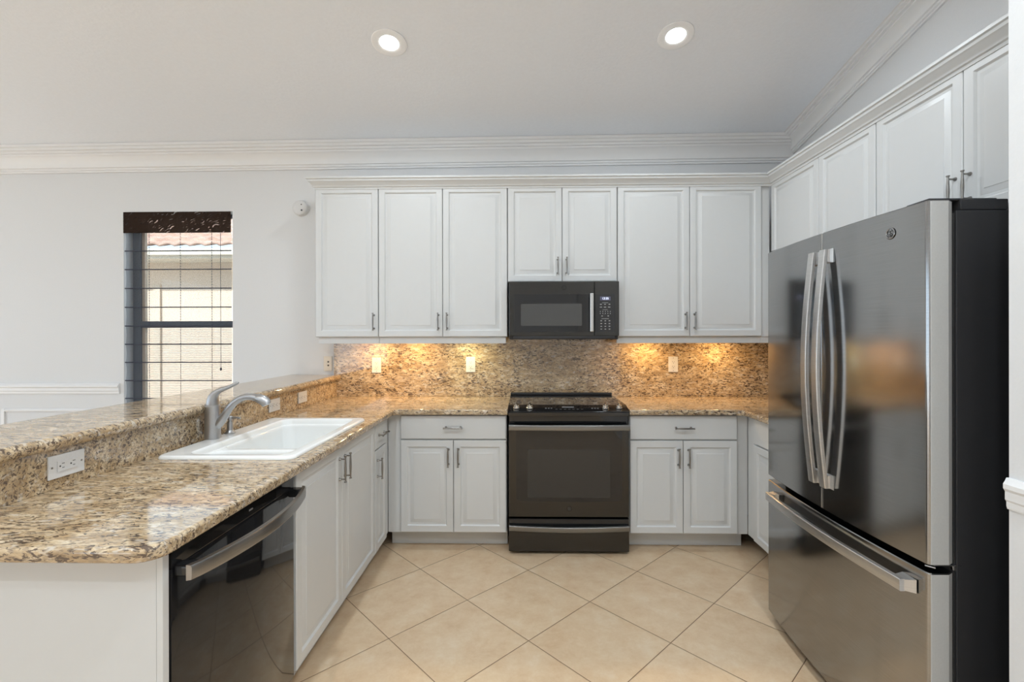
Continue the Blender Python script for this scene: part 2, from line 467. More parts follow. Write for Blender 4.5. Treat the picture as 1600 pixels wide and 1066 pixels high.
# the window seen beyond the bar
FY = .075
b = B()
b.box(WX0 + .001, WX0 + .022, .088, .135, WZ0, WZ1); b.box(WX1 - .014, WX1 - .001, .10, .135, WZ0, WZ1)
b.box(WX0 + .022, WX1 - .014, .10, .135, WZ1 - .03, WZ1 - .001); b.box(WX0 + .022, WX1 - .014, .10, .135, WZ0 + .001, WZ0 + .04)
b.box(WX0 + .022, WX0 + .065, .08, .132, WZ0 + .04, WZ1 - .03)
win = struct('window_1', b, 'window_metal')
b = B(); b.box(WX0 + .065, WX1 - .014, .085, .125, 1.447, 1.50, .003); b.obj('meeting_rail', 'window_metal', win)
b = B(); b.box(WX0 + .065, WX0 + .09, .098, .125, WZ0 + .04, WZ1 - .03, .002); o = b.obj('sash_stile', 'stucco', win)
b = B(); b.box(WX0 + .066, WX1 - .015, .110, .114, WZ0 + .04, WZ1 - .03); b.obj('window_pane', 'window_glass', win)

b = B(); b.bm.faces.new([b.bm.verts.new(p) for p in ((WX0 + .066, .130, WZ0 + .04), (WX1 - .015, .130, WZ0 + .04), (WX1 - .015, .130, 1.447), (WX0 + .066, .130, 1.447))])
b.obj('insect_screen', 'insect_screen', win)
# woven roman shade
shade = thing('roman_shade', 'sheer dark woven roman shade drawn down over the window behind the bar', 'window shade', (WX0, .012, WZ0))
b = B()
SX0, SX1 = WX0 + .004, WX1 - .016
batt = [2.196, 2.052, 1.906, 1.757, 1.608, 1.460, 1.316, 1.173, 1.030, .889]
# folds: panel bellies slightly between battens
lo = []
zs = []
for a, c in zip([2.30] + batt, batt + [.83]):
    for k in range(4): zs.append((a + (c - a) * k / 4, sin(pi * k / 4)))
zs.append((.83, 0))
rows = [[(SX0, .014 + .006 * s_, z) for z, s_ in zs], [(SX1, .014 + .006 * s_, z) for z, s_ in zs]]
for dx in (0,):
    vv = [[b.bm.verts.new(p) for p in R] for R in rows]
    for i in range(len(zs) - 1): b.bm.faces.new((vv[0][i], vv[1][i], vv[1][i + 1], vv[0][i + 1]))
o = b.obj('shade_cloth', 'shade_weave'); o.parent = shade; o.matrix_parent_inverse = Matrix.Translation((-WX0, -.012, -WZ0))
def shade_child(b, name, m):
    o = b.obj(name, m); o.parent = shade; o.matrix_parent_inverse = Matrix.Translation((-WX0, -.012, -WZ0)); return o
for z in batt[1:]:
    b = B(); b.tube([(SX0 - .002, .010, z), (SX1, .010, z)], .0042, 8); shade_child(b, 'batten', 'batten_dark')
for px in (-2.848, -2.598, -2.348):
    b = B(); z = 2.19
    while z > .84:
        b.tube([(px, .008, z), (px, .008, z - .014)], .0022, 6); z -= .021
    shade_child(b, 'lift_cord', 'batten_dark')
b = B(); b.tube([(-2.277, .006, 2.19), (-2.275, .004, 1.13)], .0016, 6); b.lathe((-2.275, .004, 1.135), (0, 0, -1), [(0, .002), (.006, .006), (.022, .008), (.026, .003)], 10)
shade_child(b, 'pull_cord', 'batten_dark')
b = B(); b.box(SX0 - .002, SX1 + .002, -.006, .004, 2.192, 2.356, .001); shade_child(b, 'valance', 'valance_weave')

# neighbour's house beyond the window
nh = thing('neighbouring_house', 'beige stucco house with white fascia and tiled roof seen through the window shade', 'house', (-5, 3.4, -.12))
def nchild(b, name, m, parent=nh):
    o = b.obj(name, m); o.parent = parent
    o.matrix_parent_inverse = Matrix.Translation((5, -3.4, .12)); return o
b = B(); b.box(-12, 2, 3.4, 3.6, -.12, 2.62); nchild(b, 'wall', 'stucco')
b = B(); b.box(-5.50, -5.40, 3.37, 3.40, -.12, 2.15); nchild(b, 'corner_band', 'band_beige')
b = B(); b.box(-12, 2, 3.0, 3.4, 2.49, 2.51); nchild(b, 'soffit', 'fascia_white')
b = B(); b.box(-12, 2, 2.96, 3.0, 2.48, 2.61, .004)
b.box(-12, 2, 2.90, 2.96, 2.52, 2.617, .012); nchild(b, 'fascia', 'fascia_white')
b = B()
nu, rowsn = 240, 10
X0_, X1_ = -9.0, -1.5
grid = []
for j in range(rowsn * 2 + 1):
    row = j // 2; low = j % 2
    yy = 2.93 + (row + low) * .34 if j else 2.93
    zz = 2.60 + (yy - 2.93) * .42 + (0.045 if not low else .0)
    grid.append([b.bm.verts.new((X0_ + (X1_ - X0_) * i / nu, yy, zz + .035 * abs(sin(pi * (X0_ + (X1_ - X0_) * i / nu) / .22 * 1.0)))) for i in range(nu + 1)])
for A_, C_ in zip(grid, grid[1:]):
    for i in range(nu): b.bm.faces.new((A_[i], A_[i + 1], C_[i + 1], C_[i]))
# underside so that the roof has thickness
rt = nchild(b, 'roof', 'roof_tile'); so_ = rt.modifiers.new('solid', 'SOLIDIFY'); so_.thickness = .03

# ------------------------------------------------------------------ mouldings
crown = [(0, -.165), (.012, -.165), (.013, -.153), (.022, -.150), (.023, -.137), (.034, -.133), (.037, -.108), (.047, -.084), (.063, -.064),
         (.080, -.054), (.081, -.043), (.096, -.040), (.097, -.026), (.112, -.022), (.113, -.004), (.122, -.001), (.122, .02), (0, .03)]
b = sweep(crown, [(NOOKX + .3, -.001, 0), (LEFT_X, -.001, 0)] if False else [(RX, -.001, ceil_z(RX, 0)), (LEFT_X, -.001, ceil_z(LEFT_X, 0))])
# travel towards -X: left of travel is -Y (into the room)
struct('trim_1', b, 'trim_paint', 30)
b = sweep([(a, c * .70) for a, c in crown], [(RX - .001, NOOKY, ceil_z(RX, NOOKY)), (RX - .001, 0, ceil_z(RX, 0))])
struct('trim_2', b, 'trim_paint', 30)
rail = [(0, -.042), (.008, -.042), (.012, -.034), (.012, -.022), (.018, -.016), (.018, .006), (.026, .014), (.026, .026), (.018, .034), (.012, .042), (0, .042)]
b = sweep(rail, [(WX0 - .03, -.001, .968), (LEFT_X, -.001, .968)]); struct('trim_3', b, 'trim_paint', 30)
b = sweep([(a * .62, c) for a, c in rail], [(NOOKX, FRONT_Y, .958), (NOOKX, NOOKY + .0, .958)]); struct('trim_4', b, 'trim_paint', 30)
# picture-frame moulding below the rail
pf = [(0, -.012), (.010, -.010), (.012, 0), (.006, .010), (0, .012)]
b = sweep(pf, [(WX0 - .08, -.001, .797), (-4.0, -.001, .797)])
b.box(-4.024, -4.0, -.012, -.001, .2, .808); struct('trim_5', b, 'trim_paint', 30)
b = B(); b.box(LEFT_X, -1.51, -.016, -.001, 0, .13, .004); struct('baseboard_back', b, 'trim_paint')
b = B(); b.box(NOOKX - .016, NOOKX, FRONT_Y, NOOKY, 0, .13, .004); struct('baseboard_right', b, 'trim_paint')

# ------------------------------------------------------------------ cabinet parts (local frame: front faces -Y, origin at the left front corner on the floor)
def panel_door(w, h, t=.02, fr=.047, raised=True):
    """raised-panel door, lower left corner at (0, 0), front at y = -t"""
    b = B()
    if raised:
        prof = [(0, 0), (0, t - .003), (.003, t), (fr - .006, t), (fr - .004, t - .002), (fr + .001, t - .0085), (fr + .012, t - .0095), (fr + .014, t - .0085), (fr + .034, t - .0022), (fr + .0352, t - .0006), (fr + .037, t - .0002)]
    else:
        prof = [(0, 0), (0, t - .003), (.0035, t)]
    loops = []
    for d, y in prof: loops.append([(d, -y, d), (w - d, -y, d), (w - d, -y, h - d), (d, -y, h - d)])
    b.loops(loops)
    return b
def pull_mesh(L=.120, horiz=False):
    """bar pull standing off on two flared posts; centred at origin, door surface at y = 0"""
    b = B(); so = .030; hp = L / 2 - .012
    n = 12; pts = []; rr = []
    for k in range(n + 1):
        t = -L / 2 + L * k / n; pts.append((0, -so, t)); rr.append(.0036 + .0022 * cos(pi * t / L) ** 2)
    b.tube(pts, rr, 10)
    for sgn in (-1, 1):
        b.lathe((0, -so, sgn * L / 2 - sgn * .001), (0, 0, sgn), [(-.002, .0055), (0, .0066), (.003, .0066), (.0042, .004)], 12)
        b.lathe((0, 0, sgn * hp), (0, -1, 0), [(0, .0078), (.003, .0076), (.010, .0045), (.014, .0034), (so, .0034)], 12)
    if horiz: bmesh.ops.rotate(b.bm, verts=b.bm.verts, cent=(0, 0, 0), matrix=Matrix.Rotation(pi / 2, 3, 'Y'))
    return b
def add_door(cab, x, z, w, h, handle=None, raised=True, fr=.047, name='door', hname='handle'):
    """handle = (x, z, horizontal) in the door's own frame"""
    o = panel_door(w, h, raised=raised, fr=fr).obj(name, 'cabinet_paint', cab, 25)
    o.location = (x, 0, z)
    if handle:
        hb = pull_mesh(.118, handle[2]).obj(hname, 'nickel', o, 40); hb.location = (handle[0], -.0195, handle[1])
    return o
KICK = .112
def base_cab(name, label, loc, rz, w, depth, doors, drawers, group='white base cabinets', kick_in=.075, filler=(0, 0), hollow=False, ztop=.868, zsplit=.714, zbot=.121, fillh=0):
    """doors/drawers: (x0, x1, handle side or None)"""
    c = thing(name, label, 'cabinet', loc, rz, group)
    b = B()
    if hollow:
        b.box(0, .018, .0005, depth, KICK, .8735); b.box(w - .018, w, .0005, depth, KICK, .8735)
        b.box(.0181, w - .0181, .0005, depth, KICK, KICK + .018); b.box(.0181, w - .0181, depth - .012, depth, KICK + .0181, .66)
        b.box(.0181, w - .0181, .0005, .018, .845, .8735); b.box(.44, .48, .0005, .018, KICK + .0181, .8449)
    else: b.box(-filler[0], w + filler[1], .0005, depth, KICK, .8735, .001)
    b.obj('carcass', 'cabinet_paint', c)
    b = B(); b.box(-filler[0], w + filler[1], kick_in, kick_in + .018, 0.001, KICK - .001); b.obj('toe_kick', 'cabinet_paint', c)
    for x0, x1, side in doors:
        wd = x1 - x0; top = zsplit - .004 if drawers else ztop
        hz = top - zbot - .045 - .06
        hx = None if side is None else (wd - .030 if side == 'r' else .030)
        add_door(c, x0, zbot, wd, top - zbot, None if hx is None else (hx, hz, False))
    for x0, x1, hashandle in drawers:
        wd = x1 - x0
        add_door(c, x0, zsplit + .004, wd, ztop - zsplit - .004, (wd / 2 + .0, (ztop - zsplit) / 2 - .002, True) if hashandle else None, raised=False, name='drawer', hname='handle')
    return c
BF = -.62       # carcass front of the back run (doors stand 20 mm proud)
cabs_g = 'white base cabinets'
base_cab('base_cabinet', 'white two-door base cabinet with one drawer, left of the range', (-.691, BF, 0), 0, .683, .60,
         [(.002, .339, 'r'), (.343, .679, 'l')], [(.002, .679, True)], filler=(.085, 0), kick_in=.09)
base_cab('base_cabinet', 'white two-door base cabinet with one drawer, right of the range', (.772, BF, 0), 0, .683, .60,
         [(.004, .338, 'r'), (.342, .679, 'l')], [(.004, .679, True)], filler=(.0, .069), kick_in=.09)
# left run: front faces +X, local x runs towards the back wall
LXF = -.777
def left_loc(y): return (LXF, y, 0)
base_cab('sink_base_cabinet', 'white sink base cabinet with two full-height raised doors beside the dishwasher', left_loc(-1.904), pi / 2, .960, .57,
         [(.016, .458, 'r'), (.462, .956, 'l')], [], kick_in=.06, hollow=True)
base_cab('base_cabinet', 'narrow white base cabinet with drawer and one door in the left inside corner', left_loc(-.941), pi / 2, .226, .57,
         [(.004, .222, 'l')], [(.004, .222, True)], filler=(0, .093), kick_in=.06)
# right run: front faces -X, local x runs towards the camera
base_cab('base_cabinet', 'white base cabinet mostly hidden behind the refrigerator, right inside corner', (1.525, -.735, 0), -pi / 2, .56, .62,
         [(.002, .555, None)], [(.002, .555, False)], filler=(.113, 0), kick_in=.115)

# peninsula end panel facing the room
b = B(); b.box(-1.374, -.7735, -2.544, -2.525, .001, .8745, .001)
b.box(-.773, -.757, -2.545, -2.525, .001, .8745, .002)
tag(b.obj('end_panel', 'cabinet_paint'), 'flat white panel closing the near end of the sink peninsula', 'panel')

def upper_cab(label, loc, rz, w, h, doors, depth=.306, rail_=True, group='white wall cabinets', ends=(0, 0), fr=.047):
    c = thing('wall_cabinet', label, 'cabinet', loc, rz, group)
    b = B(); b.box(0, w, .0005, depth, 0, h, .001); b.obj('carcass', 'cabinet_paint', c)
    for x0, x1, side in doors:
        wd = x1 - x0
        hx = None if side is None else (wd - .029 if side == 'r' else .029)
        add_door(c, x0, .003, wd, h - .008, None if hx is None else (hx, .106, False), fr=fr)
    if rail_:
        b = B(); b.box(ends[0], w - ends[1], .004, .026, -.046, -.0005, .002); 
        b.box(ends[0], w - ends[1], .0, .012, -.010, -.0005, .003); b.obj('light_rail', 'cabinet_paint', c)
    return c
UF = -.310; UZ, UT = 1.370, 2.440
upper_cab('white wall cabinet with one raised door at the left end of the back run', (-1.377, UF, UZ), 0, .449, UT - UZ, [(.001, .447, 'r')], ends=(.014, 0))
upper_cab('white two-door wall cabinet between the end cabinet and the microwave', (-.926, UF, UZ), 0, .914, UT - UZ, [(.002, .454, 'r'), (.458, .912, 'l')], ends=(0, .012))
upper_cab('short white two-door wall cabinet above the microwave', (-.010, UF, 1.757), 0, .768, UT - 1.757, [(.002, .381, 'r'), (.385, .766, 'l')], rail_=False)
c = upper_cab('white two-door wall cabinet on the back wall, right of the microwave', (.760, UF, UZ), 0, 1.002, UT - UZ, [(.003, .502, 'r'), (.506, 1.000, 'l')])
b = B(); b.box(1.003, 1.062, -.004, .014, 0, UT - UZ); b.obj('filler_strip', 'cabinet_paint', c)
b = B(); b.box(1.003, 1.060, .004, .026, -.046, -.001, .002); b.obj('light_rail', 'cabinet_paint', c)
RUF = 1.845
upper_cab('tall white corner wall cabinet, tops of two doors showing above the refrigerator', (RUF, -.330, UZ), -pi / 2, .972, UT - UZ,
          [(.004, .524, 'r'), (.528, .970, 'l')])
upper_cab('short white two-door wall cabinet above the refrigerator', (RUF, -1.304, 1.848), -pi / 2, .915, UT - 1.848, [(.002, .453, 'r'), (.457, .912, 'l')], rail_=False)
# crown along the cabinet tops
ccr = [(0, -.010), (.004, -.010), (.006, .002), (.014, .006), (.018, .018), (.032, .034), (.040, .040), (.042, .052), (.050, .056), (.050, .068), (0, .068)]
CY = -.330
b = sweep([(a, c) for a, c in ccr], [(1.825, NOOKY + .003, 2.428), (1.825, CY, 2.428), (-1.375, CY, 2.428), (-1.375, -.002, 2.428)][::1])
struct('trim_6', b, 'cabinet_paint', 30)

# ------------------------------------------------------------------ stone
CZ0, CZ1 = .876, .911
SINK = (-1.316, -.779, -1.872, -1.030)
# left worktop: runs down the peninsula and along the back wall to the range
cx = -.722
R_ = .06
corner = [(cx - R_ + R_ * cos(a), -2.615 + R_ + R_ * sin(a)) for a in [radians(-90 + 90 * k / 6) for k in range(7)]]
poly = [(-1.370, -2.615)] + corner + [(cx, -.72)] + [(cx + .05 - .05 * cos(radians(90 * k / 4)), -.72 + .05 * sin(radians(90 * k / 4))) for k in range(1, 5)] + [(-.002, -.67), (-.002, -.002), (-1.370, -.002)]
n = len(poly)
flags = [1] * n
# edges: last three (range side, wall side, bar side) stay square
flags[n - 1] = 0; flags[n - 2] = 0; flags[n - 3] = 0
hole = rrect(SINK[0] + .025, SINK[1] - .025, SINK[2] + .025, SINK[3] - .025, .03)
b = slab_edge(poly, flags, CZ0, CZ1, .011, holes=[hole])
tag(b.obj('granite_countertop', 'granite', smooth=40), 'speckled gold granite countertop around the sink and left of the range', 'countertop')
poly = [(.768, -.67), (1.42, -.67)] + [(1.42 + .05 * sin(radians(90 * k / 4)), -.72 + .05 * cos(radians(90 * k / 4))) for k in range(1, 4)] + [(1.47, -.72), (1.47, -1.29), (2.152, -1.29), (2.152, -.002), (.768, -.002)]
n = len(poly)
flags = [1] * n; flags[n - 1] = 0; flags[n - 2] = 0; flags[n - 3] = 0; flags[n - 4] = 0
b = slab_edge(poly, flags, CZ0, CZ1, .011)
tag(b.obj('granite_countertop', 'granite', smooth=40), 'speckled gold granite countertop right of the range, running behind the refrigerator', 'countertop')
# splash on the back wall, on the bar wall, and on the right wall
b = B(); b.box(-1.372, 2.130, -.021, -.0015, CZ1 + .0005, 1.366, .001); tag(b.obj('granite_backsplash', 'granite'), 'tall speckled granite backsplash on the back wall under the wall cabinets', 'backsplash')
b = B(); b.box(2.133, 2.153, -1.29, -.0015, CZ1 + .0005, 1.366, .001); tag(b.obj('granite_backsplash', 'granite'), 'granite backsplash on the right wall behind the refrigerator', 'backsplash')
b = B(); b.box(-1.3745, -1.350, -2.60, -.0225, CZ1 + .0005, 1.0365, .001); tag(b.obj('granite_backsplash', 'granite'), 'low granite backsplash below the raised bar, holding three outlets', 'backsplash')
poly = [(-1.735, -2.66), (-1.318, -2.66), (-1.318, -.0225), (-1.735, -.0025)]
b = slab_edge(poly, [1, 1, 0, 1], 1.0375, 1.0775, .0195)
tag(b.obj('granite_bar_top', 'granite', smooth=40), 'long raised granite bar top running from the back wall along the sink side', 'bar top')

# ------------------------------------------------------------------ sink
b = B()
z0 = CZ1 + .0005; zt = z0 + .013
sx0, sx1, sy0, sy1 = SINK
out = []
for d, z in ((0, z0), (0, z0 + .004), (.003, z0 + .010), (.009, zt), (.014, zt)):
    out.append([(x, y, z) for x, y in rrect(sx0 + d, sx1 - d, sy0 + d, sy1 - d, .035 - d * .5, 6)])
vo = b.loops(out, False, False)
ox0, ox1, oy0, oy1 = -1.222, -.822, -1.838, -1.072
inn = []
for d, z in ((0, zt), (.004, zt - .002), (.009, zt - .010), (.012, zt - .026)):
    inn.append([(x, y, z) for x, y in rrect(ox0 + d, ox1 - d, oy0 + d, oy1 - d, .05 - d * .5, 6)])
vi = b.loops(inn, False, False)
fill_holes(b.bm, vo[-1], [vi[0]])
divy = -1.655
hs = []
for y0, y1, dep in ((oy0 + .015, divy - .014, .14), (divy + .014, oy1 - .015, .19)):
    L = []
    zz = zt - .026
    for d, z in ((0, zz), (.004, zz - .004), (.008, zz - .014), (.016, zz - dep + .03), (.024, zz - dep + .010), (.045, zz - dep)):
        L.append([(x, y, z) for x, y in rrect(ox0 + .015 + d, ox1 - .015 - d, y0 + d, y1 - d, max(.012, .05 - d * .3), 6)])
    v_ = b.loops(L, False, True); hs.append(v_[0])
fill_holes(b.bm, vi[-1], hs)
sink = b.obj('sink', 'enamel', smooth=50)
tag(sink, 'white enamel drop-in double sink set in the granite peninsula', 'sink')
b = B(); b.lathe((-1.02, -1.35, zt - .214), (0, 0, 1), [(0, .04), (.003, .042), (.004, .030), (.002, .012), (.002, 0)], 24); b.obj('drain', 'nickel', sink)
b = B(); b.lathe((-1.02, -1.745, zt - .164), (0, 0, 1), [(0, .03), (.003, .032), (.004, .02), (.002, .01), (.002, 0)], 24); b.obj('drain', 'nickel', sink)

# faucet
fx, fy = -1.294, -1.562
fz = zt + .0005
fa = thing('faucet', 'brushed steel single-lever kitchen faucet on the sink deck', 'faucet', (fx, fy, fz))
b = B(); b.lathe((0, 0, 0), (0, 0, 1), [(0, .033), (.004, .033), (.007, .0325), (.125, .0310), (.146, .0305), (.1475, .029), (.149, .029)]); b.obj('body', 'faucet_steel', fa)
# lever: cap dome leaning into a rising blade
b = B()
path = [(-.001, 0, .1495), (0, 0, .165), (.003, 0, .184), (.012, 0, .200), (.026, 0, .211), (.046, 0, .219), (.070, 0, .228), (.094, 0, .239), (.112, 0, .248), (.118, 0, .251)]
b.tube(path, [.0275, .0272, .0245, .019, .0145, .0115, .0095, .0088, .0078, .003], 16, flat=(1, .85)); b.obj('lever', 'faucet_steel', fa, 60)
b = B()
path = [(.008, .0, .048), (.030, .0, .068), (.052, .0, .098), (.074, .0, .132), (.098, .0, .160), (.124, .0, .178), (.152, 0, .186), (.180, 0, .186), (.200, 0, .181)]
b.tube(path, [.019, .020, .018, .016, .015, .0148, .0148, .0152, .0165], 18); b.obj('spout', 'faucet_steel', fa, 60)
b = B(); path = [(.201, 0, .181), (.212, 0, .178), (.228, 0, .172), (.240, 0, .162), (.246, 0, .150)]
b.tube(path, [.0172, .0205, .0225, .0220, .0195], 18); b.obj('spray_head', 'faucet_steel', fa, 60)
sd = thing('soap_dispenser', 'small brushed steel dispenser just behind the faucet', 'soap dispenser', (-1.285, -1.452, fz))
b = B(); b.lathe((0, 0, 0), (0, 0, 1), [(0, .024), (.003, .024), (.010, .017), (.020, .0135), (.050, .0125), (.056, .011)]); b.obj('body', 'faucet_steel', sd)
b = B(); b.lathe((0, 0, .0565), (0, 0, 1), [(0, .008), (.008, .008), (.010, .013), (.020, .0125), (.024, .008)]); b.tube([(0, 0, .072), (.03, 0, .074), (.05, 0, .070)], .0045, 10); b.obj('pump', 'faucet_steel', sd)

# ------------------------------------------------------------------ dishwasher
dw = thing('dishwasher', 'glossy black dishwasher with curved steel handle in the peninsula', 'dishwasher', (-.757, -2.5195, 0), pi / 2)
W = .613
b = B(); b.box(.003, W - .003, .031, .57, .09, .870, .001); b.obj('tub', 'black_satin', dw)
b = B(); b.box(.002, W - .002, 0.0, .030, .115, .818, .003); b.obj('door', 'black_gloss', dw, wn_=False)
b = B(); b.box(.002, W - .002, 0.0, .030, .8195, .866, .003); b.obj('control_panel', 'black_gloss', dw)
b = B(); b.box(.01, W - .01, .06, .075, .001, .112); b.obj('toe_kick', 'black_satin', dw)
b = B()
n = 26; loops = []
for k in range(n + 1):
    t = k / n; x = -.008 + (W - .030 + .016) * t + .007; bow = .052 * sin(pi * t) ** .8
    yf = -.052 - bow; zc = .812
    hh = .019
    loops.append([(x, yf + .014, zc - hh), (x, yf + .002, zc - hh + .002), (x, yf, zc - hh + .006), (x, yf, zc + hh - .006), (x, yf + .003, zc + hh - .001), (x, yf + .014, zc + hh)])
b.loops(loops); 
h = b.obj('handle', 'washer_handle', dw, 50)
b = B()
for x0 in (.006, W - .050):
    b = B(); b.box(x0, x0 + .038, -.046, -.0003, .798, .826, .006, 3)
    b.obj('handle_mount', 'black_gloss', h)
text_part('printed_mark', 'wifi', .010, 'print_grey', dw, (.33, -.0006, .842), (pi / 2, 0, 0)) if False else None
b = B(); b.box(.004, W - .004, -.0012, -.0003, .857, .8645); b.obj('top_trim', 'slate_steel', dw)
b = B(); b.box(.325, .345, -.0008, -.0002, .838, .843); b.obj('printed_mark', 'print_grey', dw)

# ------------------------------------------------------------------ emblem used on three appliances
def emblem_parts(parent, loc, r_, m_ring, rz=0.0, m_in='slot_black'):
    e = B(); e.lathe((0, 0, 0), (0, -1, 0), [(0, r_), (.0012, r_), (.0022, r_ * .93), (.0022, r_ * .84), (.0012, r_ * .80), (.0010, 0)], 32)
    o = e.obj('emblem', m_ring, parent, 40); o.location = loc; o.rotation_euler = (0, 0, rz)
    s_ = B()
    def arc(cx_, cz_, rr, a0, a1, th):
        pts = [(cx_ + rr * cos(radians(a0 + (a1 - a0) * k / 14)), -.0013, cz_ + rr * sin(radians(a0 + (a1 - a0) * k / 14))) for k in range(15)]
        s_.tube(pts, th, 6, flat=(1, 1))
    th = r_ * .055
    arc(-r_ * .22, r_ * .10, r_ * .30, 30, 330, th)            # two linked script letters with swashes
    arc(r_ * .22, r_ * .20, r_ * .20, 40, 290, th)
    arc(r_ * .20, -r_ * .22, r_ * .26, 110, -150, th)
    arc(-r_ * .10, -r_ * .28, r_ * .26, 20, -170, th)
    arc(0, 0, r_ * .68, 100, 160, th * .8); arc(0, 0, r_ * .68, -80, -20, th * .8)
    arc(0, 0, r_ * .68, 10, 60, th * .8); arc(0, 0, r_ * .68, 190, 240, th * .8)
    s_.obj('monogram', m_in, o, 40)
    return o

# ------------------------------------------------------------------ range
rg = thing('range', 'black stainless slide-in electric range between the base cabinets', 'range', (0.002, -.68, 0))
RW = .762
b = B(); b.box(.004, RW - .004, .045, .62, .030, .895, .002); b.obj('body', 'black_satin', rg)
# cooktop: sloped control front and flat glass
b = B()
prof = [(.0, .897), (-.002, .900), (.004, .9045), (.10, .9275), (.115, .9295), (.600, .9295), (.606, .920), (.606, .897)]
b.loops([[(.0, y, z) for y, z in prof], [(RW, y, z) for y, z in prof]]); b.obj('cooktop', 'black_glass', rg, 30)
b = B(); b.box(0, RW, -.004, .05, .874, .8965, .003); b.obj('front_trim', 'slate_steel', rg)
b = B(); b.box(.0, RW, .585, .612, .930, .948, .004); b.obj('rear_trim', 'black_satin', rg)
for i, (x, y) in enumerate(((.225, .40), (.56, .42), (.22, .20), (.55, .21))):
    b = B(); rr = (.075, .09, .09, .11)[i]
    seg = 48
    b.loops([[(x + q * cos(2 * pi * k / seg), y + q * sin(2 * pi * k / seg), .9298) for k in range(seg)] for q in (rr - .0015, rr)], False, False)
    b.obj('burner_ring', 'print_grey', rg, 0)
sl = math.atan2(.023, .096)
for x in (.052, .138, .620, .706):
    b = B(); b.lathe((0, 0, 0), (0, 0, 1), [(0, .021), (.004, .0215), (.006, .019), (.018, .0175), (.020, .0155), (.0205, 0)], 28)
    b.box(-.0055, .0055, -.017, .017, .019, .031, .003)
    o = b.obj('knob', 'bright_steel', rg, 40); o.location = (x, .052, .9172); o.rotation_euler = (sl, 0, radians(-8))
b = B()
for k in range(7):
    b.box(.30 + k * .027, .314 + k * .027, .030, .033, .9118, .9124)
b.obj('touch_marks', 'print_grey', rg, 0)
for q in (.235, .53):
    b = B()
    for k in range(3): b.box(q + k * .018, q + .010 + k * .018, .040, .052, .9150, .9168)
    b.obj('touch_marks', 'print_grey', rg, 0)
b = B(); b.box(.345, .42, .060, .072, .9185, .9215)
o = b.obj('touch_marks', 'print_grey', rg, 0)
text_part('display_legend', 'OFF', .012, 'display_text', rg, (.383, .066, .9222), (sl, 0, 0), ext=.0001) if False else None
# recess under trim
b = B(); b.box(.006, RW - .006, .020, .046, .822, .873); b.obj('vent_recess', 'black_gloss', rg)
# oven door
b = B()
b.box(.003, RW - .003, .0, .044, .238, .819, .004)
dr = b.obj('oven_door', 'slate_steel', rg)
b = B()
gl = [(.050, .806), (.050, .352), (.075, .340)] + [(.075 + .612 * k / 10, .340 - .006 * sin(pi * k / 10)) for k in range(1, 10)] + [(.687, .340), (.714, .352), (.714, .806)]
gl = gl[::-1]
b.loops([[(x, -.0005, z) for x, z in gl], [(x, -.003, z) for x, z in gl]]); b.obj('door_glass', 'black_glass', dr, 0)
plain('oven_window', (.030, .030, .029), .12)
b = B(); b.loops([[(x, -.0032, z) for x, z in rrect(.122, .640, .362, .664, .008, 4)], [(x, -.0038, z) for x, z in rrect(.122, .640, .362, .664, .008, 4)]]); b.obj('viewing_window', 'oven_window', dr, 0)
def bowed_handle(name, parent, x0, x1, zc, hh, y_end, bow, m, drop=0., mounts=True, mm=None):
    b = B(); n = 28; L = []
    for k in range(n + 1):
        t = k / n; x = x0 + (x1 - x0) * t; yf = y_end - bow * sin(pi * t); z = zc - drop * sin(pi * t)
        L.append([(x, yf + .016, z - hh), (x, yf + .004, z - hh + .0015), (x, yf, z - hh + .005), (x, yf, z + hh - .005), (x, yf + .004, z + hh - .0015), (x, yf + .016, z + hh)])
    b.loops(L)
    h_ = b.obj(name, m, parent, 50)
    if mounts:
        for xx in (x0 + .004, x1 - .034):
            b = B(); b.box(xx, xx + .030, y_end + .010, -.0008, zc - hh + .003, zc + hh - .003, .003)
            b.obj('handle_mount', mm or m, h_)
    return h_
bowed_handle('handle', dr, .006, RW - .006, .808, .0185, -.046, .014, 'slate_handle', mm='black_gloss')
emblem_parts(dr, (.384, -.0008, .290), .016, 'slate_steel')
b = B(); b.box(.003, RW - .003, .0, .044, .020, .226, .004); sd_ = b.obj('storage_drawer', 'slate_steel', rg)
b = B(); b.box(.010, RW - .010, -.003, -.0006, .170, .222, .001); b.obj('handle_recess', 'black_gloss', sd_)
bowed_handle('handle', sd_, .006, RW - .006, .176, .0175, -.030, .012, 'slate_handle', drop=.006, mm='black_gloss')
for x in (.04, RW - .04):
    b = B(); b.lathe((x, .065, 0.0005), (0, 0, 1), [(0, .018), (.010, .018), (.014, .010), (.029, .010)], 16); b.obj('foot', 'rubber', rg)
for x in (.04, RW - .04):
    b = B(); b.lathe((x, .56, 0.0005), (0, 0, 1), [(0, .018), (.010, .018), (.014, .010), (.029, .010)], 16); b.obj('foot', 'rubber', rg)

